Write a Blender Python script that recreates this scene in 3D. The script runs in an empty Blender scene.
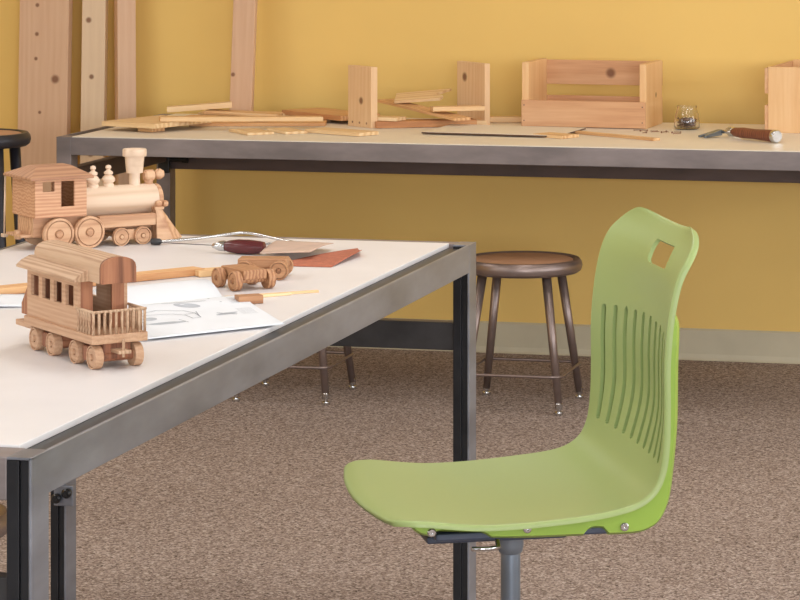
import bpy, bmesh, math, random
from mathutils import Vector, Matrix
random.seed(7)
SC = bpy.context.scene
COL = SC.collection
R = math.radians

# ------------------------------------------------------------------ materials
def newmat(name):
    m = bpy.data.materials.new(name); m.use_nodes = True
    nt = m.node_tree; b = nt.nodes['Principled BSDF']
    return m, nt, b
def lin(c):
    return tuple((x/12.92 if x <= .04045 else ((x+.055)/1.055)**2.4) for x in [v/255 for v in c]) + (1,)
def ramp(nt, stops):
    r = nt.nodes.new('ShaderNodeValToRGB'); e = r.color_ramp.elements
    while len(e) < len(stops): e.new(.5)
    for el, (p, c) in zip(e, stops): el.position = p; el.color = lin(c)
    return r
def noise(nt, vec, scale, detail=4, rough=.55):
    n = nt.nodes.new('ShaderNodeTexNoise'); n.inputs['Scale'].default_value = scale
    n.inputs['Detail'].default_value = detail; n.inputs['Roughness'].default_value = rough
    nt.links.new(vec, n.inputs['Vector']); return n
def mapping(nt, scale, loc=(0,0,0)):
    tc = nt.nodes.new('ShaderNodeTexCoord'); mp = nt.nodes.new('ShaderNodeMapping')
    mp.inputs['Scale'].default_value = scale; mp.inputs['Location'].default_value = loc
    nt.links.new(tc.outputs['Object'], mp.inputs['Vector']); return mp, tc
def bump(nt, b, h, s, d=.002):
    bn = nt.nodes.new('ShaderNodeBump'); bn.inputs['Strength'].default_value = s; bn.inputs['Distance'].default_value = d
    nt.links.new(h, bn.inputs['Height']); nt.links.new(bn.outputs['Normal'], b.inputs['Normal'])
def wood(name, light, mid, dark, axis='x', fine=1.0, rough=.6, knots=(), off=0., band=None, amp=.38):
    """grain stretched along one axis, growth-ring bands, optional knots (x, y, z, radius)"""
    m, nt, b = newmat(name)
    k = {'x': (.06, 1, 1), 'y': (1, .06, 1), 'z': (1, 1, .06)}[axis]
    mp, tc = mapping(nt, k, (off, off*1.7, off*.6))
    warp = noise(nt, mp.outputs[0], 9*fine, 2)
    big = nt.nodes.new('ShaderNodeTexWave'); big.inputs['Scale'].default_value = 16*fine
    big.bands_direction = band or {'x': 'Y', 'y': 'X', 'z': 'X'}[axis]
    big.inputs['Distortion'].default_value = 7; big.inputs['Detail'].default_value = 2
    big.inputs['Detail Scale'].default_value = 1.2
    nt.links.new(mp.outputs[0], big.inputs['Vector'])
    fn = noise(nt, mp.outputs[0], 130*fine, 5)
    mx = nt.nodes.new('ShaderNodeMath'); mx.operation = 'MULTIPLY_ADD'
    nt.links.new(big.outputs['Fac'], mx.inputs[0]); mx.inputs[1].default_value = amp
    m2 = nt.nodes.new('ShaderNodeMath'); m2.operation = 'MULTIPLY_ADD'
    nt.links.new(fn.outputs['Fac'], m2.inputs[0]); m2.inputs[1].default_value = .45
    m3 = nt.nodes.new('ShaderNodeMath'); m3.operation = 'MULTIPLY'
    nt.links.new(warp.outputs['Fac'], m3.inputs[0]); m3.inputs[1].default_value = .32
    nt.links.new(m3.outputs[0], m2.inputs[2]); nt.links.new(m2.outputs[0], mx.inputs[2])
    rp = ramp(nt, [(.28, light), (.56, mid), (.86, dark)])
    nt.links.new(mx.outputs[0], rp.inputs['Fac'])
    out = rp.outputs['Color']
    for (x, y, z, r) in knots:
        d = nt.nodes.new('ShaderNodeVectorMath'); d.operation = 'DISTANCE'
        nt.links.new(tc.outputs['Object'], d.inputs[0]); d.inputs[1].default_value = (x, y, z)
        mr = nt.nodes.new('ShaderNodeMapRange'); mr.inputs['From Min'].default_value = r*.35
        mr.inputs['From Max'].default_value = r; mr.inputs['To Min'].default_value = .85; mr.inputs['To Max'].default_value = 0
        mr.interpolation_type = 'SMOOTHSTEP'
        nt.links.new(d.outputs['Value'], mr.inputs['Value'])
        mi = nt.nodes.new('ShaderNodeMix'); mi.data_type = 'RGBA'
        nt.links.new(mr.outputs[0], mi.inputs['Factor']); nt.links.new(out, mi.inputs['A'])
        mi.inputs['B'].default_value = lin((112, 66, 40)); out = mi.outputs['Result']
    nt.links.new(out, b.inputs['Base Color'])
    b.inputs['Roughness'].default_value = rough
    bump(nt, b, fn.outputs['Fac'], .15)
    return m
def metal(name, c, rough=.35, var=.12, metallic=1., stretch=(1,1,1)):
    m, nt, b = newmat(name)
    mp, _ = mapping(nt, stretch)
    n = noise(nt, mp.outputs[0], 14, 4)
    lo = tuple(v*(1-var) for v in c); hi = tuple(min(255, v*(1+var)) for v in c)
    rp = ramp(nt, [(.3, lo), (.7, hi)]); nt.links.new(n.outputs['Fac'], rp.inputs['Fac'])
    nt.links.new(rp.outputs['Color'], b.inputs['Base Color'])
    b.inputs['Metallic'].default_value = metallic
    mr = nt.nodes.new('ShaderNodeMapRange'); mr.inputs['To Min'].default_value = rough*.8; mr.inputs['To Max'].default_value = rough*1.25
    nt.links.new(n.outputs['Fac'], mr.inputs['Value']); nt.links.new(mr.outputs[0], b.inputs['Roughness'])
    return m
def plain(name, c, rough=.5, var=.04, scale=6, metallic=0., bmp=0, spec=.5):
    m, nt, b = newmat(name)
    mp, _ = mapping(nt, (1,1,1)); n = noise(nt, mp.outputs[0], scale, 4)
    rp = ramp(nt, [(.3, tuple(v*(1-var) for v in c)), (.7, tuple(min(255, v*(1+var)) for v in c))])
    nt.links.new(n.outputs['Fac'], rp.inputs['Fac']); nt.links.new(rp.outputs['Color'], b.inputs['Base Color'])
    b.inputs['Roughness'].default_value = rough; b.inputs['Metallic'].default_value = metallic
    b.inputs['Specular IOR Level'].default_value = spec
    if bmp:
        n2 = noise(nt, mp.outputs[0], scale*30, 3); bump(nt, b, n2.outputs['Fac'], bmp, .001)
    return m
def carpet_mat():
    m, nt, b = newmat('speckled_carpet')
    mp, _ = mapping(nt, (1,1,1))
    vo = nt.nodes.new('ShaderNodeTexVoronoi'); vo.inputs['Scale'].default_value = 210; nt.links.new(mp.outputs[0], vo.inputs['Vector'])
    sp_ = nt.nodes.new('ShaderNodeSeparateColor'); nt.links.new(vo.outputs['Color'], sp_.inputs['Color'])
    n1 = noise(nt, mp.outputs[0], 60, 3, .7); n2 = noise(nt, mp.outputs[0], 1.3, 3)
    ad = nt.nodes.new('ShaderNodeMath'); ad.operation = 'MULTIPLY_ADD'; nt.links.new(n1.outputs['Fac'], ad.inputs[0]); ad.inputs[1].default_value = .55
    mu = nt.nodes.new('ShaderNodeMath'); mu.operation = 'MULTIPLY'; nt.links.new(sp_.outputs[0], mu.inputs[0]); mu.inputs[1].default_value = .5
    nt.links.new(mu.outputs[0], ad.inputs[2])
    rp = ramp(nt, [(.25, (88, 74, 66)), (.40, (136, 119, 109)), (.62, (162, 145, 136)), (.80, (196, 182, 172))])
    nt.links.new(ad.outputs[0], rp.inputs['Fac'])
    mi = nt.nodes.new('ShaderNodeMix'); mi.data_type = 'RGBA'; mi.blend_type = 'MULTIPLY'; mi.inputs['Factor'].default_value = .3
    rp2 = ramp(nt, [(.35, (225, 221, 217)), (.65, (255, 255, 255))]); nt.links.new(n2.outputs['Fac'], rp2.inputs['Fac'])
    nt.links.new(rp.outputs['Color'], mi.inputs['A']); nt.links.new(rp2.outputs['Color'], mi.inputs['B'])
    nt.links.new(mi.outputs['Result'], b.inputs['Base Color'])
    b.inputs['Roughness'].default_value = .95; b.inputs['Specular IOR Level'].default_value = .1
    bump(nt, b, ad.outputs[0], .25, .003)
    return m
def glass_mat():
    m, nt, b = newmat('clear_glass')
    b.inputs['Transmission Weight'].default_value = 1; b.inputs['Roughness'].default_value = .02; b.inputs['IOR'].default_value = 1.45
    b.inputs['Base Color'].default_value = (.97, .98, .97, 1)
    return m

M = {}
M['carpet'] = carpet_mat()
M['yellow'] = plain('yellow_wall_paint', (235, 197, 113), .6, .025, .9, bmp=.05)
M['dark_paint'] = plain('grey_brown_paint', (92, 88, 84), .7, .03)
M['white_paint'] = plain('white_paint', (216, 212, 204), .7, .02)
M['baseboard'] = plain('grey_vinyl_base', (196, 186, 160), .45, .03)
M['laminate'] = plain('white_laminate', (226, 222, 222), .38, .02, 3)
M['laminate_b'] = plain('cream_laminate', (232, 222, 206), .4, .02, 3)
M['steel'] = metal('mill_steel', (132, 134, 142), .36, .12, .5, (1, .3, 1))
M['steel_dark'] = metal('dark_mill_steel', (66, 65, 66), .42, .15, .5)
M['steel_brown'] = metal('brown_mill_steel', (134, 124, 122), .45, .12, .35, (.3, 1, 1))
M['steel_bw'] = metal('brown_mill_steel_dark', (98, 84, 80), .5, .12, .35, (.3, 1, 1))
M['leg_shade_black'] = metal('leg_shade_black', (40, 40, 43), .45, .15, .5)  # near-black that carries the shade of the table legs' front faces
M['stool_metal'] = metal('stool_enamel', (140, 124, 118), .36, .06, .75)
M['hardboard'] = plain('tan_hardboard', (186, 140, 108), .45, .05, 12)
M['chrome'] = metal('chrome', (205, 205, 205), .18, .03)
M['black_metal'] = metal('black_enamel', (44, 42, 48), .4, .1, .3)
M['black_knob'] = plain('black_plastic', (22, 22, 24), .4)
M['green'] = plain('green_plastic', (150, 166, 104), .4, .012, 2, bmp=.04, spec=.45)
M['green_back'] = plain('bright_green_plastic', (140, 168, 62), .4, .012, 2, bmp=.04, spec=.45)
M['grey_steel'] = metal('grey_powder_steel', (128, 138, 150), .32, .05, .8)
M['slate'] = plain('slate_plate', (58, 64, 80), .5, .03)
M['pine'] = wood('pale_pine', (238, 204, 156), (226, 184, 132), (204, 150, 100), 'x')
M['pine2'] = wood('warm_pine', (230, 188, 136), (216, 164, 112), (186, 128, 84), 'x', 1.2, off=3)
M['pine3'] = wood('light_basswood', (242, 214, 170), (234, 200, 152), (216, 174, 124), 'x', .8, off=5)
M['board_side'] = wood('orange_pine_offcut', (214, 160, 108), (196, 136, 84), (160, 102, 60), 'x', 1, off=8)
M['loco_light'] = wood('maple', (228, 204, 180), (220, 194, 168), (204, 174, 146), 'x', .8, .5, off=2)
M['loco'] = wood('toy_beech', (214, 174, 138), (202, 158, 122), (174, 126, 92), 'x', 1.6, .55, off=4)
M['loco_cab'] = wood('toy_cedar', (218, 174, 138), (200, 150, 114), (176, 116, 82), 'x', 2.6, .55, off=1, band='Z', amp=.3)
M['loco_roof'] = wood('toy_alder', (192, 148, 114), (180, 134, 102), (154, 108, 80), 'x', 1.2, .6, off=6)
M['car'] = wood('toy_oak', (202, 164, 132), (186, 144, 112), (146, 102, 74), 'x', 2.4, .55, off=9, band='Z', amp=.16)
M['car_roof'] = wood('toy_oak_pale', (204, 172, 142), (194, 160, 130), (164, 126, 96), 'x', 2.6, .6, off=11)
M['car_dark'] = wood('toy_walnut_ply', (178, 122, 88), (158, 102, 72), (104, 62, 42), 'z', 2.2, .6, off=12)
M['bogie'] = wood('toy_ash', (190, 142, 102), (172, 122, 84), (130, 84, 54), 'x', 2.4, .55, off=14)
M['paper'] = plain('white_paper', (224, 227, 232), .7, .01)
M['ink'] = plain('pale_grey_ink', (176, 180, 188), .8, .05, 60)
M['ink_dark'] = plain('grey_ink', (150, 154, 162), .8, .05, 60)
M['sand_back'] = plain('sandpaper_backing', (196, 168, 150), .75, .05, 20)
M['sand'] = plain('red_abrasive', (176, 104, 78), .9, .08, 90, bmp=.4)
M['handle_red'] = plain('dark_red_lacquer', (84, 32, 34), .22, .1, 20)
M['leather'] = wood('brown_leather_grip', (142, 86, 60), (124, 70, 48), (92, 48, 34), 'z', 2, .5)
M['nail'] = metal('dark_nail', (136, 100, 80), .5, .2, .1)
M['glass'] = glass_mat()

# ------------------------------------------------------------------ mesh builder
class MB:
    def __init__(s): s.bm = bmesh.new()
    def box(s, x0, x1, y0, y1, z0, z1, bev=0, mat=None):
        t = bmesh.new(); bmesh.ops.create_cube(t, size=1)
        for v in t.verts: v.co = Vector(((x0+x1)/2+v.co.x*(x1-x0), (y0+y1)/2+v.co.y*(y1-y0), (z0+z1)/2+v.co.z*(z1-z0)))
        if bev: bmesh.ops.bevel(t, geom=t.edges[:], offset=bev, segments=2, profile=.5, affect='EDGES')
        return s._add(t, mat)
    def _add(s, t, mat=None, smooth=False):
        if mat is not None: t.transform(mat)
        if smooth:
            for f in t.faces: f.smooth = True
        me = bpy.data.meshes.new('tmp'); t.to_mesh(me); t.free(); s.bm.from_mesh(me); bpy.data.meshes.remove(me); return s
    def lathe(s, prof, axis='z', at=(0,0,0), n=28, mat=None):
        """prof = [(radius, height)], capped where it meets the axis"""
        t = bmesh.new(); rings = []
        for r, h in prof:
            if r < 1e-6: rings.append([t.verts.new((0, 0, h))])
            else: rings.append([t.verts.new((r*math.cos(2*math.pi*i/n), r*math.sin(2*math.pi*i/n), h)) for i in range(n)])
        for a, b in zip(rings, rings[1:]):
            for i in range(n):
                j = (i+1) % n
                if len(a) == 1 and len(b) == 1: continue
                if len(a) == 1: t.faces.new((a[0], b[j], b[i]))
                elif len(b) == 1: t.faces.new((a[i], a[j], b[0]))
                else: t.faces.new((a[i], a[j], b[j], b[i]))
        for rg in (rings[0], rings[-1]):
            if len(rg) > 1: t.faces.new(rg if rg is rings[-1] else rg[::-1])
        bmesh.ops.recalc_face_normals(t, faces=t.faces[:])
        rot = {'z': Matrix(), 'y': Matrix.Rotation(R(90), 4, 'X'), 'x': Matrix.Rotation(R(90), 4, 'Y')}[axis]
        X = Matrix.Translation(at) @ rot
        if mat is not None: X = mat @ X
        for f in t.faces: f.smooth = True
        for e in t.edges:
            if len(e.link_faces) == 2 and e.calc_face_angle() > R(38): e.smooth = False
        return s._add(t, X)
    def cyl(s, r, h0, h1, axis='z', at=(0,0,0), n=24, mat=None, bev=.0):
        if bev: p = [(r-bev, h0), (r, h0+bev), (r, h1-bev), (r-bev, h1)]
        else: p = [(r, h0), (r, h1)]
        return s.lathe(p, axis, at, n, mat)
    def tube(s, pts, r, n=10, closed=False, r1=None):
        pts = [Vector(p) for p in pts]; t = bmesh.new(); rings = []; N = len(pts); ref = None
        for i, p in enumerate(pts):
            a = pts[(i-1) % N] if (closed or i > 0) else p; b = pts[(i+1) % N] if (closed or i < N-1) else p
            d = (b-a).normalized()
            if ref is None:
                ref = d.orthogonal().normalized()
            ref = (ref - d*ref.dot(d)).normalized(); w = d.cross(ref)
            rr = r if r1 is None else r+(r1-r)*i/(N-1)
            rings.append([t.verts.new(p+ref*rr*math.cos(2*math.pi*k/n)+w*rr*math.sin(2*math.pi*k/n)) for k in range(n)])
        for i in range(N if closed else N-1):
            A, B = rings[i], rings[(i+1) % N]
            for k in range(n): t.faces.new((A[k], A[(k+1) % n], B[(k+1) % n], B[k])).smooth = True
        if not closed: t.faces.new(rings[0][::-1]); t.faces.new(rings[-1])
        bmesh.ops.recalc_face_normals(t, faces=t.faces[:])
        return s._add(t)
    def prism(s, poly, a, b, plane='yz', bev=0, smooth=False, mat=None):
        """polygon in a plane, extruded along the remaining axis from a to b"""
        t = bmesh.new()
        def P(u, v, w): return {'yz': (w, u, v), 'xz': (u, w, v), 'xy': (u, v, w)}[plane]
        A = [t.verts.new(P(u, v, a)) for u, v in poly]; B = [t.verts.new(P(u, v, b)) for u, v in poly]; n = len(poly)
        t.faces.new(A); t.faces.new(B[::-1])
        for i in range(n):
            f = t.faces.new((A[i], B[i], B[(i+1) % n], A[(i+1) % n])); f.smooth = smooth
        bmesh.ops.recalc_face_normals(t, faces=t.faces[:])
        if smooth:
            for e in t.edges:
                if len(e.link_faces) == 2 and e.calc_face_angle() > R(35): e.smooth = False
        if bev: bmesh.ops.bevel(t, geom=t.edges[:], offset=bev, segments=2, profile=.5, affect='EDGES')
        return s._add(t, mat)
    def poly(s, verts, faces, bev=0, mat=None):
        t = bmesh.new(); V = [t.verts.new(v) for v in verts]
        for f in faces: t.faces.new([V[i] for i in f])
        bmesh.ops.recalc_face_normals(t, faces=t.faces[:])
        if bev: bmesh.ops.bevel(t, geom=t.edges[:], offset=bev, segments=2, profile=.5, affect='EDGES')
        return s._add(t, mat)
    def build(s, name, mat, parent=None):
        me = bpy.data.meshes.new(name); s.bm.to_mesh(me); s.bm.free()
        me.materials.append(M[mat] if isinstance(mat, str) else mat)
        o = bpy.data.objects.new(name, me); COL.objects.link(o)
        if parent: o.parent = parent
        return o

def tag(o, label, cat, group=None, kind=None):
    o['label'] = label; o['category'] = cat
    if group: o['group'] = group
    if kind: o['kind'] = kind
    return o
def thing(name, label, cat, loc=(0,0,0), rz=0., group=None):
    o = bpy.data.objects.new(name, None); o.empty_display_size = .05; COL.objects.link(o)
    o.location = loc; o.rotation_euler = (0, 0, R(rz)); return tag(o, label, cat, group)
def struct(o): o['kind'] = 'structure'; return o
def copy_tree(o, parent=None):
    c = o.copy(); COL.objects.link(c); c.parent = parent
    for ch in list(o.children): copy_tree(ch, c)
    return c

# ------------------------------------------------------------------ the room
XL, XR, YF, YB, ZC = -6.0, 3.6, -2.2, 9.75, 2.9
struct(MB().box(XL, XR, YF, YB, -.08, 0).build('floor', 'carpet'))
struct(MB().box(XL-.1, XR+.1, YB, YB+.12, -.08, ZC+.1).build('wall_back', 'yellow'))
struct(MB().box(XL-.1, XR+.1, YF-.12, YB+.12, ZC, ZC+.1).build('ceiling', 'white_paint'))
wn_no = [0]
def wall_with_windows(name, mat, wins, rng, place):
    """wall built along one axis; place(u0, u1, d0, d1) gives (x0, x1, y0, y1), d = depth into the wall"""
    w = MB(); us = [rng[0]] + [v for p in wins for v in p] + [rng[1]]
    w.box(*place(*rng, 0, .14), -.08, .95); w.box(*place(*rng, 0, .14), 2.45, ZC+.1)
    for i in range(0, len(us), 2): w.box(*place(us[i], us[i+1], 0, .14), .95, 2.45)
    struct(w.build(name, mat))
    for a, b in wins:
        f = MB(); wn_no[0] += 1
        for (u0, u1, z0, z1) in ((a, b, .95, 1.0), (a, b, 2.4, 2.45), (a, a+.05, 1.0, 2.4), (b-.05, b, 1.0, 2.4), ((a+b)/2-.025, (a+b)/2+.025, 1.0, 2.4)):
            f.box(*place(u0, u1, .04, .10), z0, z1)
        struct(f.build('window_%d' % wn_no[0], 'white_paint'))
WR, WL, WF = [(-.6, 2.2), (3.2, 6.0), (6.8, 9.2)], [(-1.2, 1.4), (2.2, 4.8)], [(-5.0, -2.2), (.2, 3.2)]
wall_with_windows('wall_right', 'white_paint', WR, (YF, YB), lambda u0, u1, d0, d1: (XR+d0, XR+d1, u0, u1))
wall_with_windows('wall_left', 'yellow', WL, (YF, YB), lambda u0, u1, d0, d1: (XL-d1, XL-d0, u0, u1))
wall_with_windows('wall_front', 'dark_paint', WF, (XL-.1, XR+.1), lambda u0, u1, d0, d1: (u0, u1, YF-d1, YF-d0))  # front openings are unseen additions, letting fill light reach under the far table
bb = MB(); bb.prism([(YB, 0), (YB-.018, 0), (YB-.012, .006), (YB-.008, .02), (YB-.007, .098), (YB, .1035)], XL, XR, 'yz', smooth=False)
struct(bb.build('baseboard_back', 'baseboard'))

# ------------------------------------------------------------------ work tables
def work_table(label, x0, x1, y0, y1, top, m, rail_h, leg, px0, px1, py0, py1, near_str, far_str, side_z, lam, inset):
    t = thing('work_table', label, 'table', (0, 0, 0))
    lx, ly = leg
    zt = top
    # welded frame: angle-iron long rails with a flange that carries the panel, tube end rails
    for s, xo in ((1, x1), (-1, x0)):
        f = MB(); g = MB()
        a, b = (xo-.006, xo) if s > 0 else (xo, xo+.006)
        f.box(a, b, y0+ly-.004, y1-ly, zt-rail_h, zt, .0015)
        a, b = (xo-.085, xo-.006) if s > 0 else (xo+.006, xo+.085)
        g.box(a, b, y0+ly-.002, y1-ly+.002, zt-.0135, zt-.0085)
        f.build('side_rail', m[0], t); g.build('panel_ledge', m[3], t)
    g = MB(); g.box(x0+lx, x1-lx, y0+.001, py0-.003, zt-rail_h, zt-.001, .002)
    g.build('end_rail', m[1], t)
    g = MB(); g.box(x0+lx, x1-lx, max(py1+.003, y1-ly), y1-.001, zt-rail_h, zt-.001, .002)
    g.build('end_rail', m[1], t)
    p = MB(); p.box(px0, px1, py0, py1, zt-.0083, zt+.0015, .001); p.build('tabletop', lam, t)
    for (xa, xb) in ((x0, x0+lx), (x1-lx, x1)):
        for (ya, yb) in ((y0, y0+ly), (y1-ly, y1)):
            l = MB()
            l.box(xa, xb, ya+(.007 if inset else 0), yb, .015, zt-.0005, .0022)
            if inset: l.box(xb-.004, xb, ya, ya+.009, .015, zt-.0005, .001)
            l.box(xa, xb, ya, yb, zt-.004, zt-.0003, .001)
            l.box(xa-.004, xb+.004, ya-.004, yb+.004, 0, .016, .002)
            lg = l.build('leg', m[2], t)
            if inset:  # black strips put the shade of the unlit leg front into colour
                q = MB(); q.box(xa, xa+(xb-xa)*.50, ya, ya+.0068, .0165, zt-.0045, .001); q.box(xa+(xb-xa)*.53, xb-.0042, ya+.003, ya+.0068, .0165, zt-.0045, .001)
                q = q.build('leg_front_shade', 'leg_shade_black', lg); q['label'] = 'black strips painting shade on the leg front'
    s = MB(); s.box(x0+lx, x1-lx, y1-ly*.8, y1-ly*.3, far_str[0], far_str[1], .002); s.build('stretcher', m[3], t)
    if near_str:
        s = MB(); s.box(x0+lx, x1-lx, y0+ly*.3, y0+ly*.8, near_str[0], near_str[1], .002); s.build('stretcher', m[3], t)
    if side_z:
        s = MB(); s.box(x0+.004, x0+lx-.004, y0+ly, y1-ly, side_z[0], side_z[1], .002); s.build('side_stretcher', m[3], t)
    return t
K, HC = .92, 1.586                     # the near table and all that stands on it, at their measured distance
def zk(z): return HC-(HC-z)*K
FRONT = []
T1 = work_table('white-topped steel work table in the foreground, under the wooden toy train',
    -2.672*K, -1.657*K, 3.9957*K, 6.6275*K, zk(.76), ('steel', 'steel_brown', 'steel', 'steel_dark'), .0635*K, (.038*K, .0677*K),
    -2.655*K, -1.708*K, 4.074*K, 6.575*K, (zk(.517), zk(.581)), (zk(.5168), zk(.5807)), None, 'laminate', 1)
k = MB(); kx, ky, kz = -2.655*K, 6.5598*K, .262; k.box(kx-.004, kx+.040, ky-.012, ky+.004, kz-.022, kz+.022, .002); k.build('clamp_bracket', 'steel', T1)
for dx, dz in ((.006, -.004), (.030, .008)):
    k = MB(); k.cyl(.004, 0, .03, 'y', (kx+dx, ky, kz+dz), 10); k.lathe([(0, 0), (.010, .003), (.011, .012), (.007, .016), (0, .016)], 'y', (kx+dx, ky-.012, kz+dz)); k.build('clamp_knob', 'black_knob', T1)
XB, YBT, TB = -3.5096, 8.6625, .7956
T2 = work_table('long cream-topped steel work table along the yellow back wall',
    XB, XB+2.75, YBT, YBT+.952, TB, ('steel_brown', 'steel_brown', 'steel_brown', 'steel_bw'), .056, (.0484, .058),
    XB+.05, XB+2.70, YBT+.006, YBT+.945, None, (.612, .69), (.640, .695), 'laminate_b', 0)
# the long front rail of the far table runs flush with its front legs
r_ = MB(); r_.box(XB+.0484, XB+2.70, YBT, YBT+.005, TB-.056, TB-.002, .0015); r_.build('front_rail', 'steel_brown', T2)
k = MB(); k.box(XB+.012, XB+.052, YBT+.875, YBT+.893, .60, .665, .003); k.cyl(.010, 0, .055, 'x', (XB+.052, YBT+.884, .648)); k.lathe([(0, 0), (.014, .004), (.014, .02), (0, .024)], 'x', (XB+.095, YBT+.884, .648))
k.build('clamp_knob', 'black_knob', T2)

# ------------------------------------------------------------------ stools
def rounded_square(h, r, z, n=6):
    pts = []
    for cx, cy, a0 in ((h-r, h-r, 0), (-h+r, h-r, 90), (-h+r, -h+r, 180), (h-r, -h+r, 270)):
        for i in range(n+1):
            a = R(a0+90*i/n); pts.append((cx+r*math.cos(a), cy+r*math.sin(a), z))
    return pts
def make_stool(label, cat, loc, rz, H, rad, top_h, bot_h, ring_z, mm, inset, leg_r, group=None):
    t = thing('work_stool', label, cat, loc, rz, group)
    s = MB(); s.lathe([(rad-.03, H-.040), (rad-.012, H-.041), (rad-.003, H-.034), (rad, H-.022), (rad-.002, H-.009), (rad-.009, H-.001), (rad-.018, H), (rad-.025, H-.004), (rad-.028, H-.009), (0, H-.010)], n=56)
    s.build('seat', mm, t)
    p = MB(); p.lathe([(0, H-.0095), (rad-.0285, H-.0095), (rad-.0285, H-.0045), (rad-.031, H-.0035), (0, H-.0030)], n=56)
    p.build('seat_inset', inset, t)
    for sx, sy in ((1,1), (1,-1), (-1,1), (-1,-1)):
        l = MB(); l.tube([(sx*top_h, sy*top_h, H-.038), (sx*bot_h, sy*bot_h, .022)], leg_r, 12, r1=leg_r*.78)
        lg = l.build('leg', mm, t)
        g = MB(); g.lathe([(.011, .018), (.0115, .034), (.010, .036)], at=(sx*bot_h, sy*bot_h, 0), n=16)
        g.lathe([(.0125, 0), (.0135, .004), (.0125, .010), (.006, .012), (.006, .02)], at=(sx*bot_h, sy*bot_h, 0), n=16)
        g.build('foot_glide', 'chrome', lg)
    if ring_z:
        h = top_h+(bot_h-top_h)*(H-ring_z)/H + leg_r + .003
        g = MB(); g.tube(rounded_square(h, .03, ring_z), .0048, 8, True); g.build('footrest', mm, t)
    return t
make_stool('brown metal stool with tan seat by the wall, beside the green chair', 'stool', (-2.054, 8.785, 0), 0, .447, .184, .098, .147, .112, 'stool_metal', 'hardboard', .0145)
make_stool('brown metal stool behind the front table, only legs and footrest showing', 'stool', (-2.777, 8.795, 0), 0, .447, .184, .098, .143, .112, 'stool_metal', 'hardboard', .0145)
make_stool('brown stool under the front table, seat edge peeking out left of the near leg', 'stool', (-2.302, 4.98, 0), 20, .447, .184, .098, .147, .112, 'stool_metal', 'hardboard', .0145)
make_stool('tall black stool at the far left, in front of the widest leaning board', 'stool', (-3.697, 8.47, 0), 8, .822, .170, .098, .135, .22, 'black_metal', 'hardboard', .0175)

# ------------------------------------------------------------------ green chair
def interp(P, n):
    """Catmull-Rom through P, resampled to n+1 points by arc length"""
    P = [Vector(p) for p in P]; Q = [2*P[0]-P[1]]+P+[2*P[-1]-P[-2]]; out = []
    for i in range(1, len(Q)-2):
        for k in range(24):
            t = k/24; a, b, c, d = Q[i-1], Q[i], Q[i+1], Q[i+2]
            out.append(.5*((2*b)+(c-a)*t+(2*a-5*b+4*c-d)*t*t+(3*b-a-3*c+d)*t**3))
    out.append(P[-1]); L = [0]
    for a, b in zip(out, out[1:]): L.append(L[-1]+(b-a).length)
    res = []; j = 0
    for k in range(n+1):
        s = L[-1]*k/n
        while j < len(L)-2 and L[j+1] < s: j += 1
        f = (s-L[j])/max(1e-9, L[j+1]-L[j]); res.append(out[j].lerp(out[j+1], min(1, f)))
    return res, L[-1]
def sstep(a, b, x):
    t = min(1, max(0, (x-a)/(b-a))); return t*t*(3-2*t)
RIM = [(.219,.690), (.214,.695), (.202,.698), (.185,.6985), (.160,.697), (.12,.692), (.08,.689), (.02,.690), (-.047,.6945), (-.100,.7005), (-.134,.709), (-.1565,.7255), (-.168,.752), (-.172,.79), (-.173,.84), (-.173,.90), (-.178,.96), (-.188,1.010), (-.201,1.040), (-.221,1.067), (-.234,1.087)]
RIM = [(a, z+.004) for a, z in RIM]
NU, NV, HW = 330, 240, .230
prof, PL = interp(RIM, NU)
nrm = []
for i in range(NU+1):
    a = prof[max(0, i-1)]; b = prof[min(NU, i+1)]; d = (b-a).normalized(); nrm.append(Vector((-d.y, d.x)))   # points down for the seat, backward for the back
if nrm[60].y > 0: nrm = [-v for v in nrm]
def dish_amt(a, z):
    # how far the middle sinks below / behind the rim
    if z < .724 and a > -.13: return .004+.010*sstep(.20, -.02, a)
    return .014+.018*sstep(.724, .84, z)-.016*sstep(.96, 1.09, z)
def half_w(s):
    w = HW-.006*sstep(.36, .46, s/PL)
    r0 = .055; r1 = .062
    if s < r0: w -= r0-math.sqrt(max(0, r0*r0-(r0-s)**2))
    e = PL-s
    if e < r1: w -= .105*(1-math.sqrt(max(0, 1-((r1-e)/r1)**2)))
    return w
def chair_pt(i, v):
    p, n = prof[i], nrm[i]; s = PL*i/NU; hw = half_w(s); w = v*hw
    q = min(1., abs(v)); d = dish_amt(p.x, p.y)*(1-q**2.0)
    if s < .05: d *= sstep(0, .05, s)
    # rolled edge
    rr = .005+.002*sstep(.72, .80, p.y); e = min((1-q)*hw, PL-s, s)
    if e < rr: d += rr*(1-math.sqrt(max(0, 1-((rr-e)/rr)**2)))
    # front edge bows forward in plan, top edge crowns a little
    if s < .14: p = Vector((p.x+.020*(1-q*q)*(1-s/.14)**1.5, p.y))
    return p, n, w, d
SLOTS = [-.180+k*.0400 for k in range(10)]; SH = .0072
def in_slot(w, z, a):
    """true inside one of the ten upright slots of the backrest"""
    if z < .72 or a > -.1: return False
    for c in SLOTS:
        zt = .940-.35*c*c; zb = .768
        if math.hypot(max(zb-z, z-zt, 0)*.9, abs(w-c)) < SH: return True
    return False
chair = thing('task_chair', 'lime green plastic chair on a grey steel post, in the right foreground', 'chair')
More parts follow.
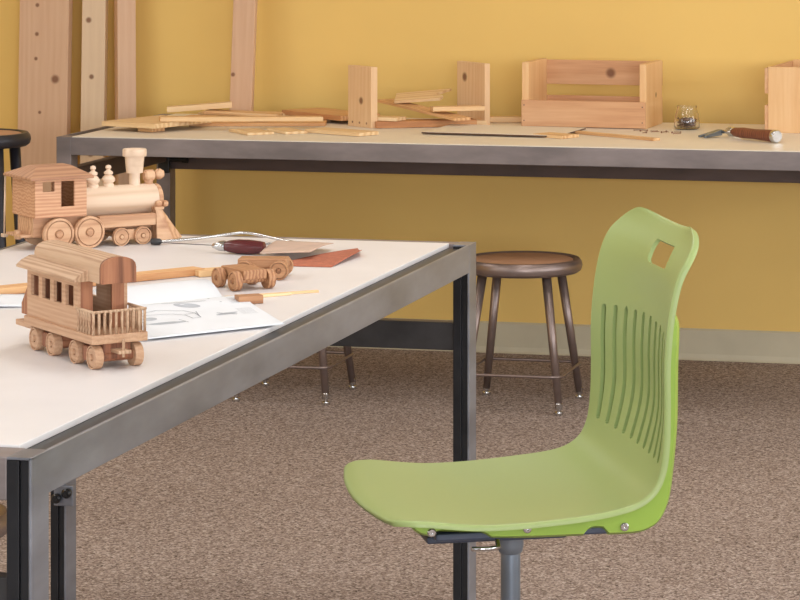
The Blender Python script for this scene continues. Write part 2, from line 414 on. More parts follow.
def chair_shell():
    bm = bmesh.new()
    # columns fall on the slot edges; dense at the rolled rim
    HB = HW-.006; br = [-1, -.965] + [(c+d)/HB for c in SLOTS for d in (-SH*.999, SH*.999)] + [.965, 1]; nn_ = [8, 6] + [6, 8]*9 + [6, 6, 8]
    vs = [-1.]
    for a, b, k in zip(br, br[1:], nn_): vs += [a+(b-a)*t/k for t in range(1, k+1)]
    NV = len(vs)-1
    F = []; B = []
    for i in range(NU+1):
        fr = []; br = []
        for v in vs:
            p, n, w, d = chair_pt(i, v)
            q = p+n*d; fr.append(bm.verts.new((q.x, w, q.y)))
            th = .006
            if 1-abs(v) < .05: th *= .55
            q = p+n*(d+th); br.append(bm.verts.new((q.x, w, q.y)))
        F.append(fr); B.append(br)
    def hole(i, j):
        p, n, w, d = chair_pt(i, (vs[j]+vs[j+1])/2)
        z = (prof[i].y+prof[min(NU, i+1)].y)/2
        if in_slot(w, z, prof[i].x): return True
        x = abs(w-.030)-.058+.009; y = abs(z-1.047)-.0170+.009
        return prof[i].x < -.15 and math.hypot(max(x, 0), max(y, 0)) < .009
    H = [[hole(i, j) for j in range(NV)] for i in range(NU)]
    for i in range(NU):
        for j in range(NV):
            if H[i][j]: continue
            bm.faces.new((F[i][j], F[i+1][j], F[i+1][j+1], F[i][j+1])); bm.faces.new((B[i][j], B[i][j+1], B[i+1][j+1], B[i+1][j]))
            for (di, dj, a, b) in ((-1, 0, (i, j), (i, j+1)), (1, 0, (i+1, j), (i+1, j+1)), (0, -1, (i, j), (i+1, j)), (0, 1, (i, j+1), (i+1, j+1))):
                ii, jj = i+di, j+dj
                if not (0 <= ii < NU and 0 <= jj < NV) or H[ii][jj]:
                    bm.faces.new((F[a[0]][a[1]], F[b[0]][b[1]], B[b[0]][b[1]], B[a[0]][a[1]]))
    bmesh.ops.recalc_face_normals(bm, faces=bm.faces[:])
    for f in bm.faces: f.smooth = True
    for e in bm.edges:
        if len(e.link_faces) == 2 and e.calc_face_angle() > R(50): e.smooth = False
    m = MB(); m.bm.free(); m.bm = bm
    return m.build('seat_shell', 'green', chair)
chair_shell()
OUT = [(.184,.691), (.176,.682), (.150,.676), (.05,.6705), (-.06,.6695), (-.128,.6690), (-.152,.673), (-.170,.685), (-.183,.712), (-.1885,.755), (-.1915,.82), (-.1925,.90), (-.1945,.945), (-.194,.962), (-.1885,.976)]
def under_shell():
    n = 90; op, L = interp(OUT, n); bm = bmesh.new(); NW = 40; HWU = .214
    inner = []
    # matching inner point: nearest rim profile point
    for o in op: inner.append(min(range(NU+1), key=lambda k: (prof[k]-o).length))
    O = []; I = []
    for k, o in enumerate(op):
        ro = []; ri = []
        for j in range(NW+1):
            v = -1+2*j/NW; i = inner[k]; p, nn = prof[i], nrm[i]
            hw = HWU - .012*sstep(.93, .97, o.y)
            d = dish_amt(p.x, p.y)*(1-(abs(v)*hw/HW)**2)
            # notch in the lower edge near the rear screw
            notch = .010*sstep(-.062, -.070, o.x)*sstep(-.096, -.088, o.x)+.008*sstep(.075, .083, o.x)*sstep(.158, .150, o.x) if o.y < .68 else 0
            q = o+nn*(d*1.0-notch); ed = (1-abs(v))*hw
            if ed < .006: q = q-nn*.004*(1-ed/.006)
            ro.append(bm.verts.new((q.x, v*hw, q.y)))
            q = p+nn*(d+.0080+.0085*sstep(.735, .765, o.y)*(1-sstep(.950, .962, o.y))*sstep(1., .96, abs(v))); ri.append(bm.verts.new((q.x, v*hw, q.y)))
        O.append(ro); I.append(ri)
    for k in range(n):
        for j in range(NW):
            bm.faces.new((O[k][j], O[k+1][j], O[k+1][j+1], O[k][j+1])); bm.faces.new((I[k][j], I[k][j+1], I[k+1][j+1], I[k+1][j]))
        for j in (0, NW): bm.faces.new((O[k][j], O[k+1][j], I[k+1][j], I[k][j]))
    for k in (0, n):
        for j in range(NW): bm.faces.new((O[k][j], O[k][j+1], I[k][j+1], I[k][j]))
    bmesh.ops.recalc_face_normals(bm, faces=bm.faces[:])
    for f in bm.faces: f.smooth = True
    for e in bm.edges:
        if len(e.link_faces) == 2 and e.calc_face_angle() > R(40): e.smooth = False
    m = MB(); m.bm.free(); m.bm = bm
    o = m.build('under_shell', 'green_back', chair); o['label'] = 'brighter green outer support shell'
under_shell()
for s in (-1, 1):
    for (a, z) in ((.158, .6835), (.022, .6825), (-.118, .6785)):
        m = MB(); m.lathe([(.0062, 0), (.0062, .002), (.0045, .0035), (.0022, .0035), (.0018, .0012), (0, .0012)], 'y', (a, s*.2145, z), 16, None)
        if s > 0:
            for v in m.bm.verts: v.co.y = .429-v.co.y
            bmesh.ops.reverse_faces(m.bm, faces=m.bm.faces[:])
        m.build('screw', 'chrome', chair)
m = MB(); m.box(-.06, .145, -.11, .11, .643, .6535, .003); m.build('mounting_plate', 'slate', chair)
for s_ in (-1, 1):
    m = MB(); m.box(-.10, .150, s_*.170-.036, s_*.170+.036, .6675, .678, .003); m.build('side_bracket', 'slate', chair)
m = MB(); m.tube([(.03, .06, .6565), (.05, .14, .656), (.06, .20, .655), (.075, .207, .655), (.10, .207, .656)], .0035, 8); m.build('lever', 'chrome', chair)
m = MB(); m.lathe([(.045, .652), (.045, .648), (.021, .643), (.0195, .640), (.0195, .612), (.0175, .603), (.0145, .600)], n=32); m.build('collar', 'grey_steel', chair)
m = MB(); m.cyl(.0145, .09, .61, n=32); m.build('post', 'grey_steel', chair)
m = MB(); m.lathe([(.03, .06), (.034, .065), (.034, .13), (.028, .135)], n=24); m.build('base_hub', 'slate', chair)
for k in range(5):
    a = R(72*k+20); m = MB()
    m.tube([(.03*math.cos(a), .03*math.sin(a), .10), (.16*math.cos(a), .16*math.sin(a), .085), (.29*math.cos(a), .29*math.sin(a), .045)], .016, 10, r1=.011)
    m.lathe([(.012, 0), (.016, .004), (.014, .03), (.008, .045)], at=(.285*math.cos(a), .285*math.sin(a), 0), n=14)
    m.build('leg', 'slate', chair)
CH_D = 4.37; LAT = -.0315
cth, sth = math.cos(.2263), math.sin(.2263)
chair.location = (LAT*cth-CH_D*sth, LAT*sth+CH_D*cth, 0)
chair.rotation_euler = (0, 0, math.pi+.2263+R(12.5))

# ------------------------------------------------------------------ toy train
def wheel(m, r, t, at, hub=True, face=-1):
    """spoked-disc toy wheel, axis along local y, turned rim and groove on the outer face"""
    p = [(0, .0), (r*.97, 0), (r, t*.08), (r, t*.86), (r*.97, t), (r*.85, t), (r*.84, t*.60), (r*.79, t*.60), (r*.78, t*.92), (r*.30, t*.92), (r*.29, t*.66), (r*.23, t*.66), (r*.22, t*1.0)]
    p += [(r*.20, t*1.14), (0, t*1.18)]
    # lathe axis 'y' maps height h to -y
    if face < 0: m.lathe(p, 'y', (at[0], at[1], at[2]), 30)
    else: m.lathe(p, 'y', (0, 0, 0), 30, Matrix.Translation(at) @ Matrix.Rotation(math.pi, 4, 'Z'))
loco = thing('toy_locomotive', 'wooden toy steam locomotive with tall funnel at the back of the front table', 'toy train', (-2.610, 6.250, .7615), 45)
W2 = .0665
def panel_holes(m, x0, x1, z0, z1, y0, y1, holes, plane='x'):
    """upright wall with rectangular openings, as one grid of blocks"""
    xs = sorted({x0, x1} | {h[0] for h in holes} | {h[1] for h in holes}); zs = sorted({z0, z1} | {h[2] for h in holes} | {h[3] for h in holes})
    t = bmesh.new()
    def solid(a, b): return not any(h[0] <= a < h[1] and h[2] <= b < h[3] for h in holes)
    V = {}
    def v(i, k, j):
        if (i, k, j) not in V:
            a, b = xs[i], zs[k]; y = (y0, y1)[j]; V[(i, k, j)] = t.verts.new((a, y, b) if plane == 'x' else (y, a, b))
        return V[(i, k, j)]
    nx, nz = len(xs)-1, len(zs)-1
    S = [[solid(xs[i], zs[k]) for k in range(nz)] for i in range(nx)]
    for i in range(nx):
        for k in range(nz):
            if not S[i][k]: continue
            for j in (0, 1): t.faces.new((v(i, k, j), v(i+1, k, j), v(i+1, k+1, j), v(i, k+1, j)))
            for di, dk, a, b in ((-1, 0, (i, k), (i, k+1)), (1, 0, (i+1, k), (i+1, k+1)), (0, -1, (i, k), (i+1, k)), (0, 1, (i, k+1), (i+1, k+1))):
                ii, kk = i+di, k+dk
                if not (0 <= ii < nx and 0 <= kk < nz) or not S[ii][kk]: t.faces.new((v(*a, 0), v(*b, 0), v(*b, 1), v(*a, 1)))
    bmesh.ops.recalc_face_normals(t, faces=t.faces[:]); m._add(t)
# cab
m = MB(); CZ0, CZ1, CL = .075, .160, .1235
hs = [(.018, .046, .133, .155), (.062, .094, .098, .155)]
panel_holes(m, 0, CL, CZ0, CZ1, -W2, -W2+.007, hs); panel_holes(m, 0, CL, CZ0, CZ1, W2-.007, W2, hs)
m.box(.0, .007, -W2+.007, W2-.007, CZ0, CZ1); m.box(CL-.007, CL, -W2+.007, W2-.007, CZ0, CZ1); m.box(.007, CL-.007, -W2+.007, W2-.007, CZ0, CZ0+.008)
for k in range(7):     # shallow board lines on the cab sides
    pass
m.build('cab', 'loco_cab', loco)
m = MB(); e = .016
m.poly([(-e, -W2-e, CZ1), (CL+e*.7, -W2-e, CZ1), (CL+e*.7, W2+e, CZ1), (-e, W2+e, CZ1), (-e, -W2-e, CZ1+.006), (CL+e*.7, -W2-e, CZ1+.006), (CL+e*.7, W2+e, CZ1+.006), (-e, W2+e, CZ1+.006),
        (.022, -.022, CZ1+.027), (CL-.02, -.022, CZ1+.027), (CL-.02, .022, CZ1+.027), (.022, .022, CZ1+.027)],
       [(0,3,2,1), (0,1,5,4), (1,2,6,5), (2,3,7,6), (3,0,4,7), (4,5,9,8), (5,6,10,9), (6,7,11,10), (7,4,8,11), (8,9,10,11)], .0015)
m.build('cab_roof', 'loco_roof', loco)
m = MB(); m.box(.004, .125, -.046, .046, .030, CZ0, .002); m.box(.125, .30, -.030, .030, .034, .060, .002); m.build('chassis', 'loco', loco)
m = MB(); BZ, BR = .0975, .0345
m.lathe([(0, CL), (BR, CL), (BR, .316), (BR-.003, .320), (0, .320)], 'x', (0, 0, BZ), 40); m.build('boiler', 'loco_light', loco)
m = MB(); m.lathe([(0, .319), (BR*.97, .319), (BR*.97, .327), (BR*.9, .330), (BR*.3, .330), (BR*.25, .334), (0, .335)], 'x', (0, 0, BZ), 40); m.build('smokebox_door', 'loco', loco)
for s in (-1, 1):
    m = MB(); m.box(.160, .300, s*.045-.009, s*.045+.009, .042, .069, .002); m.build('running_board', 'loco', loco)
def dome(x):
    z = BZ+BR-.003
    m = MB(); m.lathe([(.0130, z), (.0130, z+.006), (.0105, z+.009), (.0150, z+.014), (.0155, z+.019), (.0110, z+.025), (.0075, z+.027), (.0105, z+.030), (.0105, z+.034), (.0050, z+.038), (.0045, z+.040), (.0070, z+.044), (.0055, z+.049), (0, z+.051)], at=(x, 0, 0), n=28)
    m.build('steam_dome', 'loco_light', loco)
dome(.168); dome(.206)
m = MB(); z = BZ+BR-.004
m.lathe([(.0125, z), (.0125, .158), (.0190, .158), (.0225, .196), (.0270, .196), (.0275, .198), (.0275, .211), (.0260, .213), (.0210, .213), (.018, .208), (0, .206)], at=(.271, 0, 0), n=36); m.build('funnel', 'loco_light', loco)
m = MB(); m.lathe([(.010, BZ+BR-.004), (.010, BZ+BR+.012)], at=(.306, 0, 0)); m.lathe([(0, -.014), (.009, -.013), (.0135, -.008), (.0135, .010), (.010, .013), (0, .013)], 'x', (.306, 0, BZ+BR+.018), 24)
m.lathe([(0, -.013), (.008, -.0105), (.0125, -.003), (.0125, .003), (.008, .0105), (0, .013)], 'x', (.332, 0, BZ+BR+.020), 24)
m.build('headlamp', 'loco', loco)
for s in (-1, 1):
    for x in (.058, .132):
        m = MB(); wheel(m, .0365, .014, (x, s*(W2-.014), .0365), face=s); m.build('driving_wheel', 'loco', loco)
    for x in (.212, .265):
        m = MB(); wheel(m, .0205, .012, (x, s*.050, .0205), face=s); m.build('wheel', 'loco', loco)
    m = MB(); m.box(.20, .277, s*.042-.006, s*.042+.006, .016, .032, .002); m.box(.228, .248, s*.045-.008, s*.045+.008, .012, .036, .003); m.build('bogie_frame', 'loco', loco)
m = MB()
for x, rr in ((.058, .0365), (.132, .0365), (.212, .0205), (.265, .0205)): m.cyl(.005, -.052, .052, 'y', (x, 0, rr), 12)
m.build('axle', 'loco', loco)
m = MB()
m.poly([(.302, -.050, .078), (.302, .050, .078), (.302, .055, .006), (.302, -.055, .006), (.318, -.045, .078), (.318, .045, .078), (.386, .012, .004), (.386, -.012, .004), (.345, .05, .004), (.345, -.05, .004)],
       [(0,1,2,3), (0,4,5,1), (4,7,6,5), (0,3,9,4), (4,9,7), (1,5,8,2), (5,6,8), (3,2,8,6,7,9)], .001)
m.build('cowcatcher', 'loco', loco)
m = MB()
for y in (-.036, .036):
    m.lathe([(0, -.004), (.007, -.002), (.009, .004), (.007, .010), (0, .012)], 'x', (.310, y, .087), 18); m.lathe([(0, -.004), (.006, -.002), (.008, .004), (.006, .009), (0, .010)], 'x', (.330, y*.85, .087), 18)
m.box(.30, .322, -.05, .05, .076, .082)
m.build('buffer_knobs', 'loco', loco)
m = MB(); m.box(-.022, .010, -.036, .050, .030, .036, .001); m.cyl(.008, .024, .044, 'z', (-.014, 0, 0), 16); m.build('coupler', 'loco', loco)
m = MB(); m.tube([(-.012, W2+.012, CZ1), (-.018, W2+.004, .030)], .0022, 8); m.box(-.024, -.012, W2-.004, W2+.010, .022, .030, .001); m.tube([(-.018, W2, .027), (-.012, .03, .032)], .002, 6); m.build('handrail', 'loco_light', loco)

car = thing('toy_passenger_carriage', 'wooden toy railway carriage with porch railing at the near left of the table', 'toy train', (-1.850, 4.738, .7615), -44.5)
# local: x runs toward the porch end, wheel contact of the near front wheel at (0, 0); centre line at y=+.0375
CY = .0375
def cbox(m, x0, x1, y0, y1, z0, z1, b=.001): m.box(x0, x1, CY+y0, CY+y1, z0, z1, b)
m = MB(); cbox(m, -.272, .020, -.0515, .0515, .044, .0595, .0012); m.build('deck', 'car', car)
m = MB(); X0, X1, HWc = -.268, -.052, .0465
wn = [(-.252+k*.050, -.252+k*.050+.034, .098, .134) for k in range(4)]
panel_holes(m, X0, X1, .0595, .150, CY-HWc, CY-HWc+.006, wn); panel_holes(m, X0, X1, .0595, .150, CY+HWc-.006, CY+HWc, wn[1:2])
m.build('side_wall', 'car', car)
for xa in (X1-.006, X0):
    m = MB(); panel_holes(m, CY-HWc+.006, CY+HWc-.006, .0595, .150, xa, xa+.006, [(CY-.018, CY+.018, .0595, .142)] if xa > X0 else [], 'y'); m.build('end_wall', 'car_dark', car)
m = MB(); rp = [(-.0575, .1435), (-.0575, .1475), (-.048, .1555), (-.037, .1605), (-.033, .1625)]
m.prism([(CY+a, b) for a, b in rp] + [(CY-a, b) for a, b in rp[::-1]], X0-.024, X1+.010, 'yz', smooth=True); m.build('eave_roof', 'car_roof', car)
cp = [(-.0315, .1445), (-.0315, .170), (-.0300, .1775), (-.0245, .1835), (-.0165, .187), (-.008, .1885), (0, .189)]
cl = [(CY+a, b) for a, b in cp] + [(CY-a, b) for a, b in cp[-2::-1]]
m = MB(); m.prism([(a, max(b, .1605)) for a, b in cl], X0-.004, X1+.010, 'yz', smooth=True); m.prism(cl, X1+.010, .006, 'yz', smooth=True); m.build('clerestory_roof', 'car_roof', car)
m = MB(); m.prism([(CY+(a-CY)*1.01, .144+(b-.144)*1.008) for a, b in cl], .006, .016, 'yz', smooth=True)
o = m.build('roof_end', 'car_dark', car); o['label'] = 'dark end-grain front of the roof'
m = MB(); xr = .016; yr = .0475
m.tube([(X1, CY-yr, .0985), (xr, CY-yr, .0985)], .0024, 8); m.tube([(xr, CY-yr-.003, .0985), (xr, CY+yr+.003, .0985)], .0024, 8); m.tube([(X1, CY+yr, .0985), (xr, CY+yr, .0985)], .0024, 8)
m.build('railing', 'car_roof', car)
for k in range(10):
    m = MB(); m.tube([(xr, CY-yr+2*yr*k/9, .0595), (xr, CY-yr+2*yr*k/9, .098)], .0026, 8); m.build('baluster', 'car_roof', car)
for s in (-1, 1):
    for k in range(5):
        m = MB(); x = X1+.008+(xr-X1-.012)*k/5; m.tube([(x, CY+s*yr, .0595), (x, CY+s*yr, .098)], .0026, 8); m.build('baluster', 'car_roof', car)
for s, yy in ((-1, .008), (1, .067)):
    for x in (0, -.073, -.172, -.245):
        m = MB(); wheel(m, .0205, .015, (x, yy, .0205), face=s); m.build('wheel', 'car', car)
for x0, x1 in ((-.073, 0), (-.245, -.172)):
    m = MB()
    m.box((x0+x1)/2-.012, (x0+x1)/2+.012, -.002, .077, .010, .036, .003); m.box(x0-.008, x1+.008, .012, .063, .026, .044, .002)
    for x in (x0, x1): m.cyl(.009, .004, .071, 'y', (x, .0, .0205), 14, Matrix.Scale(-1, 4, (0, 1, 0)))
    m.build('bogie', 'car_dark', car)
m = MB(); m.box(.0, .040, CY-.012, CY+.012, .028, .034, .001); m.cyl(.0025, .022, .052, 'z', (.034, CY, 0), 10); m.build('coupler', 'car_roof', car)
m = MB(); m.poly([(X0, CY-.046, .0595), (X0, CY+.046, .0595), (X0-.028, CY+.046, .0595), (X0-.028, CY-.046, .0595), (X0, CY-.046, .112), (X0, CY+.046, .112), (X0-.028, CY+.046, .078), (X0-.028, CY-.046, .078)],
       [(0,1,2,3), (4,5,6,7), (0,1,5,4), (1,2,6,5), (2,3,7,6), (3,0,4,7)], .001); m.build('end_step', 'car_dark', car)
m = MB(); m.box(-.325, -.255, CY-.045, CY+.045, .036, .046, .0015); m.build('rear_platform', 'car', car)

def make_bogie(label, loc, rz):
    t = thing('toy_bogie', label, 'toy part', loc, rz, 'loose toy bogies on the front table')
    m = MB(); m.box(-.016, .086, .016, .070, .022, .042, .003); m.box(.02, .05, .02, .066, .014, .024, .002); m.build('block', 'bogie', t)
    for s, yy in ((-1, .012), (1, .072)):
        for x in (0, .072):
            m = MB(); wheel(m, .0200, .015, (x, yy, .0200), face=s); m.build('wheel', 'bogie', t)
    m = MB()
    for x in (0, .072): m.cyl(.006, .010, .074, 'y', (x, 0, .02), 12, Matrix.Scale(-1, 4, (0, 1, 0)))
    m.build('axle', 'bogie', t)
    return t
b1 = make_bogie('loose wooden four-wheel toy bogie, the nearer one beside the booklet', (-1.9823, 5.7532, .7615), -44)
b2 = make_bogie('loose wooden toy bogie farther back, touching the sandpaper', (-1.963, 5.868, .7615), 10)

# ------------------------------------------------------------------ loose boards
def board(name, label, cat, x, y, z, L, W, T, rz, mat, tilt=0., roll=0., group=None, poly=None):
    m = MB()
    if poly: m.prism(poly, -T/2, T/2, 'xy', .0008)
    else: m.box(-L/2, L/2, -W/2, W/2, -T/2, T/2, .001)
    o = m.build(name, mat); o.location = (x, y, z); o.rotation_euler = (R(roll), R(tilt), R(rz))
    return tag(o, label, cat, group)
G = 'pine offcuts heaped on the back table'
B0 = TB+.0015
def off(label, x, y, h, L, W, T, rz, mat, tilt=0, roll=0, poly=None, name='wood_offcut'):
    return board(name, label, 'wood offcut', x, y, B0+h, L, W, T, rz, mat, tilt, roll, G, poly)
off('small pine block propping the widest offcut at the left end of the heap', -3.285, 8.90, .0075, .062, .06, .013, -22, 'pine2')
off('widest pine offcut, at the left end of the back table', -3.300, 8.995, .0225, .215, .29, .015, -19, 'pine3')
off('pine stick with a square end, highest at the back left of the heap', -3.30, 9.40, .0405, .215, .055, .018, 19, 'pine3', -4)
off('long pine strip lying across the front of the left heap', -3.03, 9.03, .0345, .52, .05, .014, 26, 'pine', .9)
off('pine strip at the back edge of the table, beneath the leaning stud', -3.15, 9.512, .009, .36, .08, .016, 4, 'pine3')
off('thin pine offcut under the long strip in the left heap', -3.15, 9.26, .0165, .30, .06, .010, -9, 'pine2')
off('broad thin pine board lying flat beneath the left heap', -3.04, 9.24, .0055, .44, .17, .010, 14, 'pine2')
off('pale pine offcut at the back of the left heap, right of the highest stick', -3.15, 9.41, .0215, .25, .09, .010, 6, 'pine', 2)
off('short dark-edged offcut hanging toward the front edge, left of the other', -2.955, 8.905, .0045, .16, .09, .008, -50, 'pine3')
off('short dark-edged offcut at the front edge, right of the other', -2.855, 8.96, .0045, .15, .075, .008, -49, 'pine3')
off('broad pine board behind the left standing end panel', -2.86, 9.45, .020, .34, .16, .016, -38, 'pine2')
off('small shim lying under the broad board behind the left standing panel', -2.90, 9.40, .005, .10, .06, .009, 20, 'pine')
off('flat pine slat in front of the left standing end panel', -2.672, 8.945, .0065, .235, .09, .011, -27, 'pine3')
off('orange pine board at the bottom of the right heap', -2.49, 9.27, .0115, .33, .075, .021, 27, 'board_side')
off('stubby pine offcut at the left end of the right heap', -2.60, 9.22, .0285, .10, .07, .011, -12, 'pine3')
off('pine slat sloping diagonally across the right heap', -2.51, 9.33, .050, .42, .065, .009, -38, 'pine2', 5)
off('pine offcut with a V notch on top of the right heap', -2.535, 9.45, .086, .14, .10, .009, 22, 'pine3', -4, 10, [(-.11, -.05), (.04, -.06), (.055, -.03), (.03, .0), (.095, .055), (-.09, .05)])
off('pine stick with a square end on the right heap, pointing at the right standing panel', -2.385, 9.285, .060, .17, .05, .014, 27, 'pine')
off('short pine end sticking out beneath the right heap', -2.36, 9.36, .009, .10, .05, .015, 20, 'pine3')
off('pale pine strip lying behind the left end of the crate', -2.27, 9.50, .010, .22, .05, .018, 13, 'pine3')
off('small flat pine scrap in front of the crate', -1.99, 8.975, .0055, .12, .08, .010, -28, 'pine')
off('long thin pine strip in front of the crate, pointing at the nails', -1.81, 9.02, .0045, .36, .028, .008, -35, 'pine')
M['edge_shade'] = plain('edge_shade_brown', (92, 66, 48), .7, .05)  # dark brown paints the shadow under the sheet's front edge
o = board('panel_sheet', 'thin white panel sheet, edge painted dark as shade, lying in front of the crate', 'panel', -2.185, 9.10, B0+.0065, .45, .28, .005, -6, 'edge_shade', roll=.6)
m = MB(); m.box(-.2245, .2245, -.1395, .1395, .0025, .0032); m.build('white_face', 'laminate_b', o)

# standing end panels
def end_panel(label, x, y, rz, W, H, T, knot):
    m = MB(); m.box(0, W, 0, T, 0, H, .0012)
    o = m.build('crate_end_panel', wood('panel_pine_%d' % int(W*1000), (236, 202, 160), (226, 186, 142), (206, 158, 116), 'z', 1, knots=knot, off=W*20, amp=.12))
    o.location = (x, y, B0); o.rotation_euler = (0, 0, R(rz)); tag(o, label, 'wood panel', 'standing crate end panels')
    n = MB()
    for dx in (.2, .5, .8): n.cyl(.0035, -.001, .001, 'y', (W*dx, 0, .014), 10)
    n.build('nail_hole', 'nail', o)
    return o
end_panel('upright pine end panel with nail holes, standing in the middle of the back table', -2.7430, 9.2568, -41, .138, .196, .024, [(.078, 0, .085, .016)])
end_panel('upright pine end panel standing behind the right end of the offcut heap', -2.4388, 9.4917, -45.6, .180, .200, .020, [(.05, 0, .15, .02)])

# crates
def crate(label, x, y, rz, L, D, H, ends_first=True):
    t = thing('wooden_crate', label, 'crate', (x, y, B0), rz, 'pine crates on the back table')
    T = .016; th = .012
    pin = wood('crate_pine_%d' % int(abs(x)*100), (222, 178, 136), (208, 158, 116), (180, 126, 88), 'x', 1.1, amp=.2, knots=[(L*.58, D-th-.001, H-.045, .022), (0, D*.22, .05, .016), (L*.3, 0, .16, .014)], off=abs(x))
    pe = wood('crate_end_pine_%d' % int(abs(x)*100), (236, 196, 146), (226, 180, 128), (204, 152, 106), 'z', 1., amp=.14, knots=[(L, D*.6, .1, .012)] if ends_first else [(L, D*.82, .045, .017), (L, D*.5, .20, .016)], off=abs(x)+3)
    for a, b in ((0, T+.006), (L-T-.006, L)):
        m = MB(); m.box(a, b, th, D-th, .0, H, .0012); m.build('end_panel', pe, t)
    for (ya, yb) in ((0, th), (D-th, D)):
        for (za, zb) in ((.002, .086), (H-.084, H-.004)):
            if ya == 0 and za > .05 and ends_first:      # the front has only its lower slat
                continue
            m = MB(); m.box(.001, L-.001, ya+.0005, yb-.0005, za, zb, .0012); m.build('slat', pin, t)
    m = MB(); m.box(T+.007, L-T-.007, th+.001, D-th-.001, .002, .010); m.build('bottom_board', pin, t)
    n = MB()
    for xx in (.010, L-.010):
        for zz in (.02, .07): n.cyl(.0025, -.0006, .001, 'y', (xx, 0, zz), 8)
    n.build('nail_head', 'nail', t)
    return t
crate('open pine crate with a missing front slat, standing whole in the right middle', -2.1877, 9.3442, -2.5, .412, .25, .207)
crate('pine crate cut off by the right edge of the photo, end panel facing', -1.3895+.026, 9.2925+.41, -93.5, .41, .27, .207, False)

# jar of nails
jar = thing('glass_jar', 'small squat open glass jar beside the crate', 'jar', (-1.648, 9.362, B0))
m = MB(); m.lathe([(0, 0), (.034, 0), (.040, .004), (.0415, .012), (.0405, .030), (.0370, .050), (.0325, .062), (.0310, .068), (.0325, .072), (.0325, .0745), (.0300, .0745), (.0285, .070), (.0300, .062), (.0345, .050), (.0380, .030), (.0390, .012), (.037, .006), (.0, .005)], n=40); m.build('jar_body', 'glass', jar)
m = MB()
for k in range(240):
    z = .008+.026*random.random(); rr = .029*math.sqrt(random.random()); a = random.random()*6.283; b = random.random()*6.283; el = (random.random()-.4)*.9
    p = Vector((rr*math.cos(a), rr*math.sin(a), z)); d = Vector((math.cos(b)*math.cos(el), math.sin(b)*math.cos(el), abs(math.sin(el))))*.008
    q = p+d; 
    if math.hypot(q.x, q.y) > .034: q = p-Vector((d.x, d.y, -d.z))
    m.tube([p, q], .0017, 5)
o = m.build('nails', 'nail'); o.location = (-1.648, 9.362, B0); tag(o, 'brown nails filling the lower half of the glass jar', 'nails', None, 'stuff')
# loose nails
nm = MB(); nm.lathe([(0, 0), (.0032, 0), (.0032, .001), (.0013, .0015), (.0012, .022), (0, .026)], 'x', n=8); n0 = nm.build('nail', 'nail')
for k, (x, y, a) in enumerate(((-1.80, 9.255, 20), (-1.775, 9.235, 80), (-1.755, 9.25, 140), (-1.735, 9.215, 10), (-1.72, 9.235, 200), (-1.70, 9.195, 60), (-1.69, 9.225, 300), (-1.665, 9.19, 95), (-1.655, 9.155, 15), (-1.745, 9.18, 250), (-1.64, 9.21, 170))):
    o = n0 if k == 0 else n0.copy()
    if k: COL.objects.link(o)
    o.location = (x, y, B0+.0033); o.rotation_euler = (0, 0, R(a)); tag(o, 'loose dark nail scattered on the table in front of the glass jar', 'nail', 'loose nails by the jar')

# hammer
ham = thing('claw_hammer', 'claw hammer with brown leather grip lying at the right end of the back table', 'hammer', (-1.300, 8.925, B0), 0)
# local: built in world axes relative to the butt end
dv = Vector((-.244, .215, 0)).normalized(); ang = math.atan2(dv.y, dv.x)
ham.rotation_euler = (0, 0, ang)
m = MB(); m.lathe([(.0175, .006), (.0185, .02), (.0170, .06), (.0155, .10), (.0165, .15), (.0140, .19), (.0075, .205)], 'x', (0, 0, .0205), 24); m.build('grip', 'leather', ham)
m = MB(); m.lathe([(0, -.010), (.0175, -.010), (.0198, -.007), (.0198, .004), (.0185, .008), (0, .008)], 'x', (0, 0, .0205), 24); m.build('butt_cap', 'chrome', ham)
m = MB(); m.tube([(.200, 0, .0205), (.26, 0, .0165)], .0055, 10, r1=.006); m.build('neck', 'chrome', ham)
m = MB(); m.lathe([(0, 0), (.013, 0), (.015, .002), (.015, .018), (.010, .024), (.010, .04)], 'y', (.262, -.034, .0155), 22, None)
m.box(.25, .275, -.075, -.03, .007, .025, .003); m.build('hammer_head', 'chrome', ham)
m = MB()
for s in (-1, 1):
    m.poly([(.252, 0, .006), (.273, 0, .006), (.273, 0, .024), (.252, 0, .024), (.262+s*.013-.006, .075, .002), (.262+s*.013+.004, .075, .002), (.262+s*.013+.004, .075, .008), (.262+s*.013-.006, .075, .008)],
           [(0,1,2,3), (4,5,6,7), (0,1,5,4), (1,2,6,5), (2,3,7,6), (3,0,4,7)], .001)
m.build('claw', 'grey_steel', ham)

# ------------------------------------------------------------------ boards leaning on the wall
def lean(label, x, yb, yt, W, T, H, rz, kn, cols, side=0., name='leaning_board'):
    m = MB(); m.box(-W/2, W/2, -T, 0, 0, H, .002)
    o = m.build(name, wood('lean_%d' % int(abs(x)*1000), *cols, 'z', .8, knots=kn, off=abs(x)*3, amp=.1))
    o.location = (x, yb, 0); o.rotation_euler = (-math.atan2(yt-yb, H), R(side), R(rz))
    o.rotation_mode = 'XYZ'
    return tag(o, label, 'board', 'boards leaning on the yellow wall')
pk = ((214, 178, 146), (206, 166, 134), (192, 148, 116)); pl = ((226, 200, 168), (218, 190, 158), (204, 172, 138))
lean('widest pinkish pine board leaning on the wall at the far left', -3.950, 9.625, 9.745, .182, .036, 2.5, 0, [(-.025, -.036, 1.16, .010), (-.025, -.036, 1.06, .010), (-.027, -.036, .975, .009), (.045, -.036, .905, .020), (-.01, -.036, .79, .008)], pk, -.1)
lean('narrow pale pine board with two dark knots, second from the left on the wall', -3.770, 9.63, 9.745, .085, .030, 2.5, 2, [(-.018, -.030, 1.11, .014), (-.005, -.030, .915, .012), (-.005, -.030, .65, .015)], pl, -.1)
lean('pine stud showing two faces, right of the board with two dark knots', -3.655, 9.645, 9.74, .064, .056, 2.5, 32, [], pk, .1)
